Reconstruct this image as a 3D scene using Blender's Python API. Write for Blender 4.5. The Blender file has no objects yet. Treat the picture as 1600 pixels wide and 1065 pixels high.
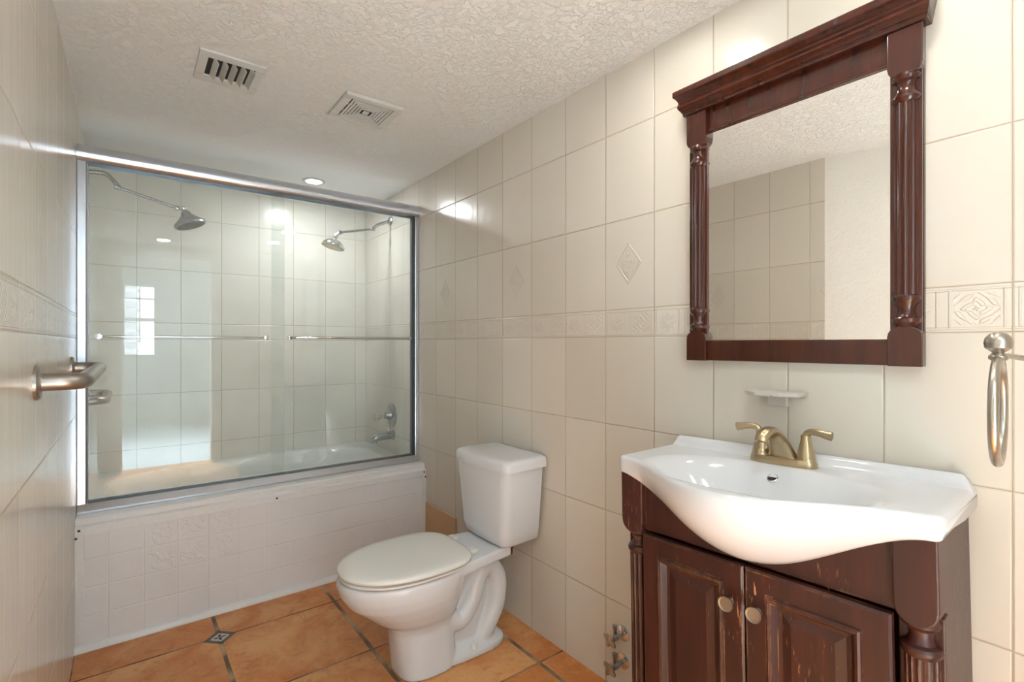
import bpy, bmesh, math, random
from mathutils import Vector, Matrix
random.seed(4)
S = bpy.context.scene
C = S.collection
PI = math.pi

# ------------------------------------------------------------------ camera
CAMZ = 1.192
FPX = 782.2
cam_data = bpy.data.cameras.new('camera')
cam = bpy.data.objects.new('camera', cam_data)
C.objects.link(cam)
cam.location = (0, 0, CAMZ)
cam.rotation_euler = (PI/2, 0, -0.6531)
cam_data.sensor_width = 36.0
cam_data.lens = FPX/1600*36.0
cam_data.shift_y = (536.6-532.5)/1600
cam_data.clip_start = 0.01
S.camera = cam

# ------------------------------------------------------------------ world, exposure
S.view_settings.view_transform = 'Standard'
S.view_settings.look = 'None'
S.view_settings.gamma = 1
S.view_settings.use_curve_mapping = False
S.view_settings.exposure = 0.45
W = bpy.data.worlds.new('world'); S.world = W
W.use_nodes = True
bgn = W.node_tree.nodes['Background']
bgn.inputs[0].default_value = (0.80, 0.90, 1.0, 1)
bgn.inputs[1].default_value = 14.0

RX, LX, CZ = 1.34, -0.1667, 2.14      # right wall, left wall, ceiling
BY, FY = 3.4724, -0.50                # back wall, front wall
def light(name, loc, power, size, col, rot=(0, 0, 0), spread=PI, shape='DISK', sy=None):
    l = bpy.data.lights.new(name, 'AREA'); l.shape = shape; l.size = size
    if sy: l.size_y = sy
    l.energy = power; l.color = col; l.spread = spread
    o = bpy.data.objects.new(name, l); C.objects.link(o); o.location = loc; o.rotation_euler = rot
    return o
WARM = (1.0, 0.985, 0.88)
NEUT = (0.80, 0.94, 1.0)
light('vanity_lamp_light', (1.07, 0.83, CZ-0.012), 1.15, 0.10, WARM)
light('vanity_lamp_light', (1.07, 0.29, CZ-0.012), 1.15, 0.10, WARM)
light('entry_lamp_light', (0.25, -0.17, CZ-0.012), 3.6, 0.10, NEUT)
light('shower_lamp_light', (0.856, 3.02, CZ-0.012), 5.2, 0.09, (0.92, 0.97, 1.0))
light('bedroom_bounce_fill', (0.3, -1.35, 2.48), 265.0, 0.6, (0.74, 0.91, 1.0), (0, 0, 0), math.radians(85))  # added fill without a fixture; bounces off the bedroom floor onto the bathroom ceiling
# added fill lights in the next room, standing in for unseen side windows
light('bedroom_side_fill', (-1.58, -2.2, 1.3), 12.0, 1.8, (0.74, 0.90, 1.0), (0, -PI/2, 0), PI, 'RECTANGLE', 1.6)
light('bedroom_side_fill', (2.38, -2.2, 1.3), 12.0, 1.8, (0.74, 0.90, 1.0), (0, PI/2, 0), PI, 'RECTANGLE', 1.6)

# ------------------------------------------------------------------ node helpers
class NT:
    def __init__(s, name):
        s.m = bpy.data.materials.new(name); s.m.use_nodes = True
        s.t = s.m.node_tree; s.n = s.t.nodes; s.l = s.t.links
        s.b = s.n['Principled BSDF']; s.out = s.n['Material Output']
    def link(s, a, b): s.l.new(a, b)
    def M(s, op, *a, clamp=False):
        n = s.n.new('ShaderNodeMath'); n.operation = op; n.use_clamp = clamp
        for i, v in enumerate(a):
            if isinstance(v, (int, float)): n.inputs[i].default_value = v
            else: s.link(v, n.inputs[i])
        return n.outputs[0]
    def add(s, a, b): return s.M('ADD', a, b)
    def sub(s, a, b): return s.M('SUBTRACT', a, b)
    def mul(s, a, b): return s.M('MULTIPLY', a, b)
    def mn(s, a, b): return s.M('MINIMUM', a, b)
    def mx(s, a, b): return s.M('MAXIMUM', a, b)
    def ab(s, a): return s.M('ABSOLUTE', a)
    def fr(s, a): return s.M('FRACT', a)
    def fl(s, a): return s.M('FLOOR', a)
    def gt(s, a, b): return s.M('GREATER_THAN', a, b)
    def lt(s, a, b): return s.M('LESS_THAN', a, b)
    def sm(s, x, lo, hi, a=0.0, b=1.0):
        n = s.n.new('ShaderNodeMapRange'); n.interpolation_type = 'SMOOTHSTEP'
        s.link(x, n.inputs[0])
        for i, v in enumerate((lo, hi, a, b)): n.inputs[i+1].default_value = v
        return n.outputs[0]
    def obj(s):
        n = s.n.new('ShaderNodeTexCoord'); return n.outputs['Object']
    def sep(s, v):
        n = s.n.new('ShaderNodeSeparateXYZ'); s.link(v, n.inputs[0]); return n.outputs
    def comb(s, x, y, z=0.0):
        n = s.n.new('ShaderNodeCombineXYZ')
        for i, v in enumerate((x, y, z)):
            if isinstance(v, (int, float)): n.inputs[i].default_value = v
            else: s.link(v, n.inputs[i])
        return n.outputs[0]
    def noise(s, vec, scale, detail=3, rough=0.5, dist=0.0):
        n = s.n.new('ShaderNodeTexNoise'); s.link(vec, n.inputs['Vector'])
        n.inputs['Scale'].default_value = scale; n.inputs['Detail'].default_value = detail
        n.inputs['Roughness'].default_value = rough; n.inputs['Distortion'].default_value = dist
        return n.outputs[0]
    def mapv(s, vec, sc=(1, 1, 1)):
        n = s.n.new('ShaderNodeMapping'); s.link(vec, n.inputs[0]); n.inputs['Scale'].default_value = sc
        return n.outputs[0]
    def white(s, vec):
        n = s.n.new('ShaderNodeTexWhiteNoise'); n.noise_dimensions = '3D'; s.link(vec, n.inputs[0]); return n.outputs[0]
    def mix(s, f, a, b):
        n = s.n.new('ShaderNodeMix'); n.data_type = 'RGBA'
        if isinstance(f, (int, float)): n.inputs[0].default_value = f
        else: s.link(f, n.inputs[0])
        for i, v in ((6, a), (7, b)):
            if isinstance(v, tuple): n.inputs[i].default_value = (*v, 1)
            else: s.link(v, n.inputs[i])
        return n.outputs[2]
    def bump(s, h, dist, strength=1.0, nrm=None):
        n = s.n.new('ShaderNodeBump'); s.link(h, n.inputs['Height'])
        n.inputs['Distance'].default_value = dist; n.inputs['Strength'].default_value = strength
        if nrm is not None: s.link(nrm, n.inputs['Normal'])
        s.link(n.outputs[0], s.b.inputs['Normal']); return n.outputs[0]
    def set(s, **k):
        for a, v in k.items():
            inp = s.b.inputs[{'col': 'Base Color', 'rough': 'Roughness', 'metal': 'Metallic', 'spec': 'Specular IOR Level',
                              'coat': 'Coat Weight', 'coatr': 'Coat Roughness', 'em': 'Emission Color', 'ems': 'Emission Strength'}[a]]
            if isinstance(v, tuple): inp.default_value = (*v, 1)
            elif isinstance(v, (int, float)): inp.default_value = v
            else: s.link(v, inp)
        return s

def srgb(r, g, b):
    f = lambda v: (v/255/12.92 if v/255 <= 0.04045 else ((v/255+0.055)/1.055)**2.4)
    return (f(r), f(g), f(b))

def simple(name, col, rough=0.5, metal=0.0, bump=0.0, bscale=60, var=1.0, **k):
    t = NT(name)
    t.set(rough=rough, metal=metal, **k)
    o = t.obj(); n = t.noise(o, bscale, 4)
    t.set(col=t.mix(t.sm(n, 0.3, 0.7, 0, 1), tuple(c*(1-0.03*var) for c in col), col))
    if bump: t.bump(n, bump)
    return t.m

TW, TH, B0, B1 = 0.2054, 0.3055, 1.215, 1.309
def tile_mat(name, ax, u0, phase, colA, colB, grout=srgb(178, 162, 138), rough=0.22, wav=0.00035, emb=1.0):
    t = NT(name); o = t.obj(); x, y, z = t.sep(o)
    u = t.M('DIVIDE', t.sub(x if ax == 'x' else y, u0), TW)
    fu = t.fr(u); iu = t.fl(u)
    du = t.mul(t.mn(fu, t.sub(1.0, fu)), TW)
    up = t.M('DIVIDE', t.sub(z, B1), TH); dn = t.M('DIVIDE', t.sub(B0, z), TH)
    inup = t.gt(z, B1); indn = t.lt(z, B0)
    fup, fdn = t.fr(up), t.fr(dn)
    dup = t.mul(t.mn(fup, t.sub(1.0, fup)), TH); ddn = t.mul(t.mn(fdn, t.sub(1.0, fdn)), TH)
    dband = t.mn(t.sub(z, B0), t.sub(B1, z))
    inband = t.mul(t.sub(1.0, inup), t.sub(1.0, indn))
    dv = t.add(t.add(t.mul(inup, dup), t.mul(indn, ddn)), t.mul(inband, dband))
    d = t.mn(du, dv)
    g = t.sm(d, 0.0007, 0.0015)
    row = t.add(t.add(t.mul(inup, t.fl(up)), t.mul(indn, t.add(t.fl(dn), 10))), t.mul(inband, 30))
    rnd = t.white(t.comb(iu, row, 3.0))
    # band ornament
    vb = t.sub(t.M('DIVIDE', t.sub(z, B0), B1-B0), 0.5)
    m2 = t.mul(u, 2.0); p = t.sub(t.fr(m2), 0.5); alt = t.M('MODULO', t.fl(m2), 2.0)
    alt = t.ab(alt)
    r = t.M('SQRT', t.add(t.mul(p, p), t.mul(vb, vb)))
    ang = t.M('ARCTAN2', vb, p)
    pet = t.M('COSINE', t.mul(ang, 8.0))
    flo = t.mul(t.sm(t.sub(t.add(t.mul(pet, 0.07), 0.26), r), 0.0, 0.05), t.sm(r, 0.03, 0.08))
    flo = t.mul(flo, t.sub(1.0, t.mul(t.M('COSINE', t.mul(ang, 16.0)), 0.35)))
    dia = t.add(t.ab(p), t.ab(vb))
    rings = t.M('COSINE', t.mul(dia, 34.0))
    curl = t.M('COSINE', t.add(t.mul(r, 30.0), t.mul(ang, 4.0)))
    dm = t.mul(t.sm(t.add(rings, t.mul(curl, 0.8)), -0.2, 0.9), t.lt(t.mx(t.ab(p), t.ab(vb)), 0.34))
    orn = t.add(t.mul(alt, flo), t.mul(t.sub(1.0, alt), dm))
    fram = t.add(t.sm(t.ab(t.sub(t.ab(vb), 0.415)), 0.012, 0.03, 1, 0), t.mul(t.sm(t.ab(t.sub(t.ab(p), 0.40)), 0.008, 0.022, 0.8, 0), t.lt(t.ab(vb), 0.41)))
    band_h = t.mul(inband, t.mx(orn, fram))
    # diamond emboss
    isd = t.mul(t.mul(inup, t.lt(up, 1.0)), t.lt(t.ab(t.sub(t.M('MODULO', t.add(iu, 30.0+phase), 3.0), 0.0)), 0.5))
    pu = t.mul(t.sub(fu, 0.5), TW); pv = t.mul(t.sub(fup, 0.5), TH)
    dd = t.add(t.M('DIVIDE', t.ab(pu), 0.054), t.M('DIVIDE', t.ab(pv), 0.072))
    inner = t.mul(t.lt(dd, 0.82), t.sm(t.mul(t.M('SINE', t.mul(t.add(pu, pv), 380)), t.M('SINE', t.mul(t.sub(pu, pv), 300))), -0.1, 0.5))
    edge = t.sm(t.ab(t.sub(dd, 0.93)), 0.03, 0.08, 1, 0)
    dia_h = t.mul(isd, t.mx(inner, edge))
    wn = t.noise(t.mapv(o, (24, 24, 3.0)), 1.0, 3, 0.5)
    wn2 = t.noise(t.mapv(o, (90, 90, 18)), 1.0, 3, 0.6)
    wav_h = t.add(t.mul(wn, wav*2.2), t.mul(wn2, wav*0.25))
    h = t.add(t.add(t.mul(t.sm(d, 0.0006, 0.0035), 0.0012), t.mul(t.add(band_h, dia_h), 0.0016*emb)), wav_h)
    t.bump(h, 1.0)
    cl = t.noise(o, 2.2, 3)
    base = t.mix(t.sm(t.add(t.mul(rnd, 0.5), t.mul(cl, 0.5)), 0.2, 0.8), colA, colB)
    t.set(col=t.mix(g, grout, base), rough=t.sm(g, 0, 1, 0.7, rough))
    return t.m

# materials -----------------------------------------------------------
M_TILE_R = tile_mat('cream_tile_right', 'y', 0.1785, 2, srgb(213, 206, 194), srgb(220, 213, 202))
M_TILE_L = tile_mat('cream_tile_left', 'y', 0.307, 0, srgb(213, 206, 194), srgb(220, 213, 202), wav=0.0005)
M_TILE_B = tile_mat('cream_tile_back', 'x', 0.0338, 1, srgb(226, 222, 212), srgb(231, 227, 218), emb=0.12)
def floor_mat():
    t = NT('terracotta_floor'); o = t.obj(); x, y, z = t.sep(o)
    u = t.M('DIVIDE', t.sub(x, 0.2915), 0.4635); v = t.M('DIVIDE', t.sub(y, 2.34), 0.4575)
    wob = t.mul(t.sub(t.noise(o, 9, 3), 0.5), 0.006)
    fu, fv = t.fr(u), t.fr(v)
    du = t.add(t.mul(t.mn(fu, t.sub(1.0, fu)), 0.4635), wob); dv = t.add(t.mul(t.mn(fv, t.sub(1.0, fv)), 0.4575), wob)
    gu = t.sm(du, 0.0065, 0.0085); gv = t.sm(dv, 0.0030, 0.0045)
    g = t.mul(gu, gv)
    rnd = t.white(t.comb(t.fl(u), t.fl(v), 1.0))
    off = t.comb(t.add(x, t.mul(rnd, 7.0)), t.add(y, t.mul(rnd, 3.0)), 0.0)
    n1 = t.noise(off, 3.2, 5, 0.6, 0.6); n2 = t.noise(off, 14, 6, 0.62, 1.2); n3 = t.noise(off, 60, 4, 0.6)
    c = t.mix(t.sm(n1, 0.35, 0.68), srgb(206, 128, 68), srgb(226, 168, 110))
    c = t.mix(t.sm(n2, 0.5, 0.72, 0, 0.5), c, srgb(222, 172, 118))
    c = t.mix(t.sm(n2, 0.48, 0.28, 0, 0.45), c, srgb(158, 82, 36))
    c = t.mix(t.sm(n3, 0.5, 0.8, 0, 0.3), c, srgb(160, 92, 46))
    c = t.mix(t.mul(t.sub(rnd, 0.5), 0.4), c, srgb(182, 98, 44))
    gn = t.noise(o, 5, 2)
    gc = t.mix(t.sm(gn, 0.42, 0.58), srgb(118, 98, 80), srgb(190, 162, 130))
    gy = t.mix(t.sm(gn, 0.4, 0.6), srgb(104, 72, 48), srgb(160, 128, 98))
    c = t.mix(gv, gy, c); c = t.mix(gu, gc, c)
    # diamond inset
    ax_ = t.ab(t.sub(x, 0.2935)); ay = t.ab(t.sub(y, 2.336)); s_ = t.add(ax_, ay)
    k1 = t.lt(s_, 0.060); k2 = t.lt(s_, 0.040); k3 = t.lt(s_, 0.036)
    r = t.M('SQRT', t.add(t.mul(ax_, ax_), t.mul(ay, ay)))
    ang = t.M('ARCTAN2', t.sub(y, 2.336), t.sub(x, 0.2935))
    fl = t.mul(t.lt(r, t.add(0.013, t.mul(t.M('COSINE', t.mul(ang, 4.0)), 0.009))), t.gt(r, 0.003))
    c = t.mix(k1, c, srgb(104, 92, 80)); c = t.mix(k2, c, srgb(70, 66, 70)); c = t.mix(k3, c, srgb(206, 200, 190)); c = t.mix(t.mul(k3, fl), c, srgb(60, 62, 78))
    t.set(col=c, rough=t.sm(g, 0, 1, 0.85, 0.42), spec=0.4)
    t.bump(t.add(t.mul(g, 0.002), t.mul(t.add(n2, n3), 0.0006)), 1.0)
    return t.m
M_FLOOR = floor_mat()
def ceil_mat(name, col, fade=True, amp=0.0024):
    t = NT(name); o = t.obj(); x, y, z = t.sep(o)
    n = t.noise(o, 46, 5, 0.62, 0.8); n2 = t.noise(o, 140, 3, 0.6)
    h = t.add(t.sm(n, 0.42, 0.60), t.mul(n2, 0.4))
    k = t.sm(y, 2.45, 2.80, amp, amp*0.12) if fade else amp
    t.set(col=t.mix(t.noise(o, 1.5, 2), tuple(c*0.97 for c in col), col), rough=0.8, spec=0.2)
    t.bump(t.mul(h, k), 1.0)
    return t.m
M_CEIL = ceil_mat('knockdown_ceiling', srgb(238, 238, 236))
M_PLASTER = ceil_mat('orange_peel_plaster', srgb(232, 227, 220), False, 0.0006)
M_WHITEWALL = simple('white_paint', srgb(226, 226, 224), 0.6)
M_FLOOR2 = simple('pale_polished_floor', srgb(226, 225, 224), 0.15, spec=0.6)
M_TRIM = simple('white_gloss_trim', srgb(240, 240, 241), 0.3)
M_PORC = simple('white_porcelain', srgb(218, 220, 224), 0.10, var=0.2, bscale=8)
M_SEAT = simple('white_plastic', srgb(230, 229, 225), 0.18, var=0.2)
M_ACRYL = simple('white_enamel', srgb(226, 226, 222), 0.12)
def apron_mat():
    t = NT('white_painted_apron_tile'); o = t.obj(); x, y, z = t.sep(o)
    fx = t.fr(t.M('DIVIDE', t.sub(x, 0.049), 0.1145)); fz = t.fr(t.M('DIVIDE', t.sub(0.461, z), 0.1105))
    dx = t.mul(t.mn(fx, t.sub(1.0, fx)), 0.1145); dz = t.mul(t.mn(fz, t.sub(1.0, fz)), 0.1105)
    fade = t.sm(x, 0.30, 0.65, 1, 0.12)
    hx = t.mul(t.sub(1.0, t.sm(dx, 0.001, 0.003)), fade); hz = t.sub(1.0, t.sm(dz, 0.001, 0.0035))
    rel = t.mul(t.mul(t.sm(t.noise(o, 38, 2, 0.4, 1.0), 0.50, 0.60), t.sm(z, 0.22, 0.27)), t.mul(t.sm(x, 0.36, 0.42, 1, 0), t.sm(x, 0.03, 0.06)))
    ins = t.mul(t.sm(dx, 0.008, 0.016), t.sm(dz, 0.008, 0.016))
    h = t.add(t.mul(t.mx(hx, t.mul(hz, 0.8)), -0.0012), t.add(t.mul(t.mul(rel, ins), 0.0012), t.mul(t.noise(o, 20, 3), 0.0006)))
    t.set(col=t.mix(t.noise(o, 5, 3), srgb(236, 235, 238), srgb(244, 243, 245)), rough=0.22, coat=0.3)
    t.bump(h, 1.0)
    return t.m
M_APRON = apron_mat()
def metal(name, col, rough, brush=0.0, ax=None):
    t = NT(name); o = t.obj(); t.set(metal=1.0)
    n = t.noise(t.mapv(o, ax or (1, 1, 1)), 120, 3)
    t.set(col=t.mix(n, tuple(c*0.97 for c in col), col), rough=t.sm(n, 0.2, 0.8, rough*0.95, rough*1.06))
    if brush: t.bump(n, brush)
    return t.m
M_ALU = metal('satin_aluminium', srgb(218, 226, 238), 0.24)
M_TRACK = metal('worn_aluminium_track', srgb(200, 204, 212), 0.30, 0.0004)
M_CHROME = metal('chrome', srgb(225, 228, 230), 0.08)
M_DULLCHROME = metal('water_spotted_chrome', srgb(170, 172, 174), 0.28)
M_STEEL = metal('brushed_steel', srgb(176, 170, 163), 0.36)
M_NICKEL = metal('satin_nickel', srgb(182, 176, 166), 0.34)
M_BRASS = metal('antique_brass_nickel', srgb(184, 168, 138), 0.30)
M_BLACK = simple('black_metal', (0.01, 0.01, 0.01), 0.4)
M_RUBBER = simple('dark_gasket', srgb(70, 72, 74), 0.5)
M_GREYV = simple('vent_white_paint', srgb(206, 205, 201), 0.45)
M_DARK = simple('dark_duct', srgb(40, 38, 36), 0.8)
def wood_mat(name, base, dark, wear=0.0, rough=0.20, coat=0.25):
    t = NT(name); o = t.obj()
    n = t.noise(t.mapv(o, (34, 34, 3)), 1.0, 4, 0.6, 0.4); n2 = t.noise(t.mapv(o, (160, 160, 9)), 1.0, 3, 0.6)
    c = t.mix(t.sm(n, 0.3, 0.75), dark, base); c = t.mix(t.mul(n2, 0.3), c, dark)
    if wear:
        bv = t.n.new('ShaderNodeBevel'); bv.samples = 6; bv.inputs['Radius'].default_value = 0.004
        ge = t.n.new('ShaderNodeNewGeometry')
        dp = t.n.new('ShaderNodeVectorMath'); dp.operation = 'DOT_PRODUCT'
        t.link(bv.outputs[0], dp.inputs[0]); t.link(ge.outputs['Normal'], dp.inputs[1])
        e = t.sm(dp.outputs['Value'], 0.92, 0.995, 1, 0)
        w1 = t.noise(t.mapv(o, (40, 40, 12)), 1.0, 5, 0.7); w2 = t.noise(o, 6, 3, 0.6)
        sx = t.sep(o)
        near = t.sm(t.ab(t.sub(sx[0], 0.335)), 0.0, 0.16, 1, 0.35)
        k = t.mul(t.mul(e, t.sm(w1, 0.44, 0.54)), t.mul(t.sm(w2, 0.36, 0.55), near))
        sc = t.mul(t.mul(t.sm(t.noise(t.mapv(o, (220, 220, 28)), 1.0, 4, 0.6), 0.60, 0.66), t.sm(w2, 0.50, 0.62)), near)
        c = t.mix(t.mul(t.mx(k, sc), wear), c, srgb(196, 140, 98))
    t.set(col=c, rough=rough, coat=coat, coatr=0.12, spec=0.5)
    t.bump(t.mul(n2, 0.0002), 1.0)
    return t.m
M_WOODM = wood_mat('mahogany_mirror', srgb(76, 32, 19), srgb(56, 23, 14))
M_WOODC = wood_mat('mahogany_cabinet', srgb(68, 27, 19), srgb(46, 18, 13), wear=1.0, rough=0.44, coat=0.08)
def glass_mat(name, tint, haze, refl=1.0):
    t = NT(name); t.n.remove(t.b)
    tr = t.n.new('ShaderNodeBsdfTransparent'); tr.inputs[0].default_value = (*tint, 1)
    gl = t.n.new('ShaderNodeBsdfGlossy'); gl.inputs['Roughness'].default_value = 0.0
    fr = t.n.new('ShaderNodeFresnel'); fr.inputs['IOR'].default_value = 1.52
    df = t.n.new('ShaderNodeBsdfDiffuse'); df.inputs[0].default_value = (0.85, 0.9, 0.9, 1)
    m1 = t.n.new('ShaderNodeMixShader'); m2 = t.n.new('ShaderNodeMixShader')
    hz = t.mul(t.sm(t.noise(t.obj(), 3.0, 4), 0.3, 0.7, 0.6, 1.4), haze)
    t.link(hz, m1.inputs[0]); t.link(tr.outputs[0], m1.inputs[1]); t.link(df.outputs[0], m1.inputs[2])
    t.link(t.mul(fr.outputs[0], refl), m2.inputs[0]); t.link(m1.outputs[0], m2.inputs[1]); t.link(gl.outputs[0], m2.inputs[2])
    t.link(m2.outputs[0], t.out.inputs[0])
    return t.m
M_GLASS = glass_mat('shower_glass', (0.965, 0.985, 0.975), 0.085, 0.8)
M_PANE = glass_mat('window_glass', (0.97, 0.98, 0.98), 0.0)
def acrylic_mat():
    t = NT('clear_grey_acrylic'); t.set(col=srgb(205, 198, 190), rough=0.38, spec=0.4); t.b.inputs['Transmission Weight'].default_value = 0.0
    t.b.inputs['IOR'].default_value = 1.45
    return t.m
M_ACRYLIC = acrylic_mat()
M_MIRROR = NT('mirror_silver').set(col=(0.96, 0.96, 0.93), metal=1.0, rough=0.0).m
def emit(name, col, st):
    t = NT(name); t.set(col=(0.9, 0.9, 0.9), em=col, ems=st); return t.m
M_LAMP = emit('lamp_lens', (1.0, 0.97, 0.92), 12)

# ------------------------------------------------------------------ mesh helpers
def link_mesh(name, bm, mat, parent=None, smooth=False, bevel=0.0, segs=2, sub=0, angle=35):
    bmesh.ops.recalc_face_normals(bm, faces=bm.faces)
    me = bpy.data.meshes.new(name); bm.to_mesh(me); bm.free()
    o = bpy.data.objects.new(name, me); C.objects.link(o)
    me.materials.append(mat)
    if smooth:
        for p in me.polygons: p.use_smooth = True
        try: me.set_sharp_from_angle(angle=math.radians(angle))
        except Exception: pass
    if parent: o.parent = parent
    if bevel:
        b = o.modifiers.new('bevel', 'BEVEL'); b.width = bevel; b.segments = segs; b.limit_method = 'ANGLE'; b.angle_limit = math.radians(40)
    if sub:
        s = o.modifiers.new('sub', 'SUBSURF'); s.levels = sub; s.render_levels = sub
    return o
def tag(o, label=None, cat=None, group=None, kind=None):
    if label: o['label'] = label
    if cat: o['category'] = cat
    if group: o['group'] = group
    if kind: o['kind'] = kind
    return o
def empty(name, loc=(0, 0, 0), mat4=None, **k):
    o = bpy.data.objects.new(name, None); C.objects.link(o); o.empty_display_size = 0.05
    if mat4 is not None: o.matrix_world = mat4
    else: o.location = loc
    return tag(o, **k)
def BM(): return bmesh.new()
def box(bm, x0, x1, y0, y1, z0, z1):
    v = [bm.verts.new((x, y, z)) for x in (x0, x1) for y in (y0, y1) for z in (z0, z1)]
    for f in ((0, 1, 3, 2), (4, 6, 7, 5), (0, 4, 5, 1), (2, 3, 7, 6), (0, 2, 6, 4), (1, 5, 7, 3)):
        bm.faces.new([v[i] for i in f])
    return bm
def boxes(*bs):
    bm = BM()
    for b in bs: box(bm, *b)
    return bm
def rings(bm, rr, closed=True, cap=True):
    vs = [[bm.verts.new(p) for p in r] for r in rr]
    n = len(vs[0])
    for a, b in zip(vs, vs[1:]):
        for i in range(n if closed else n-1):
            j = (i+1) % n
            bm.faces.new((a[i], a[j], b[j], b[i]))
    if cap and closed:
        bm.faces.new(vs[0][::-1]); bm.faces.new(vs[-1])
    return bm
def frame_for(d):
    d = d.normalized(); up = Vector((0, 0, 1)) if abs(d.z) < 0.95 else Vector((0, 1, 0))
    a = d.cross(up).normalized(); return a, a.cross(d).normalized()
def smooth_path(pts, k=6):
    P = [Vector(p) for p in pts]; out = []
    for i in range(len(P)-1):
        p0 = P[max(i-1, 0)]; p1 = P[i]; p2 = P[i+1]; p3 = P[min(i+2, len(P)-1)]
        for j in range(k):
            t = j/k
            out.append(0.5*((2*p1)+(p2-p0)*t+(2*p0-5*p1+4*p2-p3)*t*t+(3*p1-p0-3*p2+p3)*t**3))
    out.append(P[-1]); return out
def tube(bm, pts, rad, n=16, cap=True, closed=False, flat=1.0):
    P = [Vector(p) for p in pts]; m = len(P)
    R = rad if isinstance(rad, (list, tuple)) else [rad]*m
    a = None; rr = []
    for i, p in enumerate(P):
        if closed: d = P[(i+1) % m]-P[i-1]
        else: d = P[min(i+1, m-1)]-P[max(i-1, 0)]
        d.normalize()
        if a is None: a, _ = frame_for(d)
        a = (a-d*a.dot(d)).normalized(); b = d.cross(a)
        rr.append([p+(a*math.cos(2*PI*j/n)+b*math.sin(2*PI*j/n)*flat)*R[i] for j in range(n)])
    if closed: rr.append(rr[0][:]); 
    rings(bm, rr, True, cap and not closed)
    if closed: bmesh.ops.remove_doubles(bm, verts=bm.verts, dist=1e-6)
    return bm
def lathe(bm, prof, origin, axis='z', n=32, arc=None):
    o = Vector(origin)
    A = Vector({'x': (1, 0, 0), 'y': (0, 1, 0), 'z': (0, 0, 1)}[axis]) if isinstance(axis, str) else Vector(axis).normalized()
    a, b = frame_for(A)
    rr = [[o+A*h+(a*math.cos(2*PI*j/n)+b*math.sin(2*PI*j/n))*max(r, 1e-5) for j in range(n)] for r, h in prof]
    rings(bm, rr, True, True); return bm
def prism(bm, poly, axis, t0, t1):
    """poly of 2D points in the plane normal to axis ('x': (y,z), 'y': (x,z), 'z': (x,y))"""
    f = {'x': lambda p, t: (t, p[0], p[1]), 'y': lambda p, t: (p[0], t, p[1]), 'z': lambda p, t: (p[0], p[1], t)}[axis]
    rings(bm, [[f(p, t0) for p in poly], [f(p, t1) for p in poly]]); return bm

# ------------------------------------------------------------------ room shell
def structure(name, bm, mat, **k):
    o = link_mesh(name, bm, mat); return tag(o, kind='structure', **k)
structure('floor', boxes((LX-0.6, RX+0.1, FY-0.10, BY+0.1, -0.1, 0)), M_FLOOR, label='terracotta coloured square floor tiles')
structure('ceiling', boxes((LX-0.6, RX+0.1, FY-0.10, BY+0.1, CZ, CZ+0.1)), M_CEIL, label='textured off-white ceiling')
structure('wall_right', boxes((RX, RX+0.1, FY-0.1, BY+0.1, 0, CZ)), M_TILE_R, label='cream tiled wall behind toilet and vanity')
structure('wall_left', boxes((LX-0.1, LX, 1.058, BY+0.1, 0, CZ)), M_TILE_L, label='cream tiled wall with the grab bar')
bm = BM(); prism(bm, [(LX, 1.058), (LX-0.1, 1.058), (LX-0.1-0.48, FY-0.1), (LX-0.46, FY-0.1)], 'z', 0, CZ)
structure('wall_left_entry', bm, M_PLASTER, label='white textured plaster wall seen in the mirror')
structure('wall_back', boxes((LX, RX, BY, BY+0.1, 0, CZ)), M_TILE_B, label='pale tiled wall behind the bathtub')
DX0, DX1, DZ = -0.05, 0.66, 2.02
structure('wall_front', boxes((LX-0.5, DX0, FY-0.1, FY, 0, CZ), (DX1, RX, FY-0.1, FY, 0, CZ), (DX0, DX1, FY-0.1, FY, DZ, CZ)), M_PLASTER,
          label='white plaster wall around the doorway behind the camera')
structure('trim_1', boxes((DX0-0.07, DX0, FY, FY+0.015, 0, DZ+0.07), (DX1, DX1+0.07, FY, FY+0.015, 0, DZ+0.07), (DX0, DX1, FY, FY+0.015, DZ, DZ+0.07),
          (DX0-0.07, DX0, FY-0.115, FY-0.1, 0, DZ+0.07), (DX1, DX1+0.07, FY-0.115, FY-0.1, 0, DZ+0.07), (DX0, DX1, FY-0.115, FY-0.1, DZ, DZ+0.07)), M_TRIM, label='white doorway casing')
# terracotta tile set low on the right wall beside the tub
structure('baseboard_right', boxes((RX-0.006, RX, 2.222, 2.556, 0, 0.293)), simple('tan_base_tile', srgb(206, 164, 118), 0.35), label='tan ceramic base tile between tub and toilet')
# bedroom beyond the doorway
QX0, QX1, QY, QZ = -1.6, 2.4, -3.69, 2.5
WX0, WX1, WZ0, WZ1 = -0.075, 0.325, 1.0, 2.06
structure('floor_bedroom', boxes((QX0, QX1, QY, FY-0.1, -0.1, 0)), M_FLOOR2, label='pale polished floor of the next room')
structure('ceiling_bedroom', boxes((QX0, QX1, QY, FY-0.1, QZ, QZ+0.1)), M_WHITEWALL, label='white ceiling of the next room')
structure('wall_bedroom_left', boxes((QX0-0.1, QX0, QY, FY-0.1, 0, QZ)), M_WHITEWALL)
structure('wall_bedroom_right', boxes((QX1, QX1+0.1, QY, FY-0.1, 0, QZ)), M_WHITEWALL)
structure('wall_bedroom_back', boxes((QX0, WX0, QY-0.15, QY, 0, QZ), (WX1, QX1, QY-0.15, QY, 0, QZ), (WX0, WX1, QY-0.15, QY, 0, WZ0), (WX0, WX1, QY-0.15, QY, WZ1, QZ)), M_WHITEWALL)
structure('wall_bedroom_front', boxes((QX0, LX-0.5, FY-0.12, FY-0.1, 0, QZ), (RX, QX1, FY-0.12, FY-0.1, 0, QZ), (LX-0.5, RX, FY-0.12, FY-0.1, CZ, QZ)), M_WHITEWALL)
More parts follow.
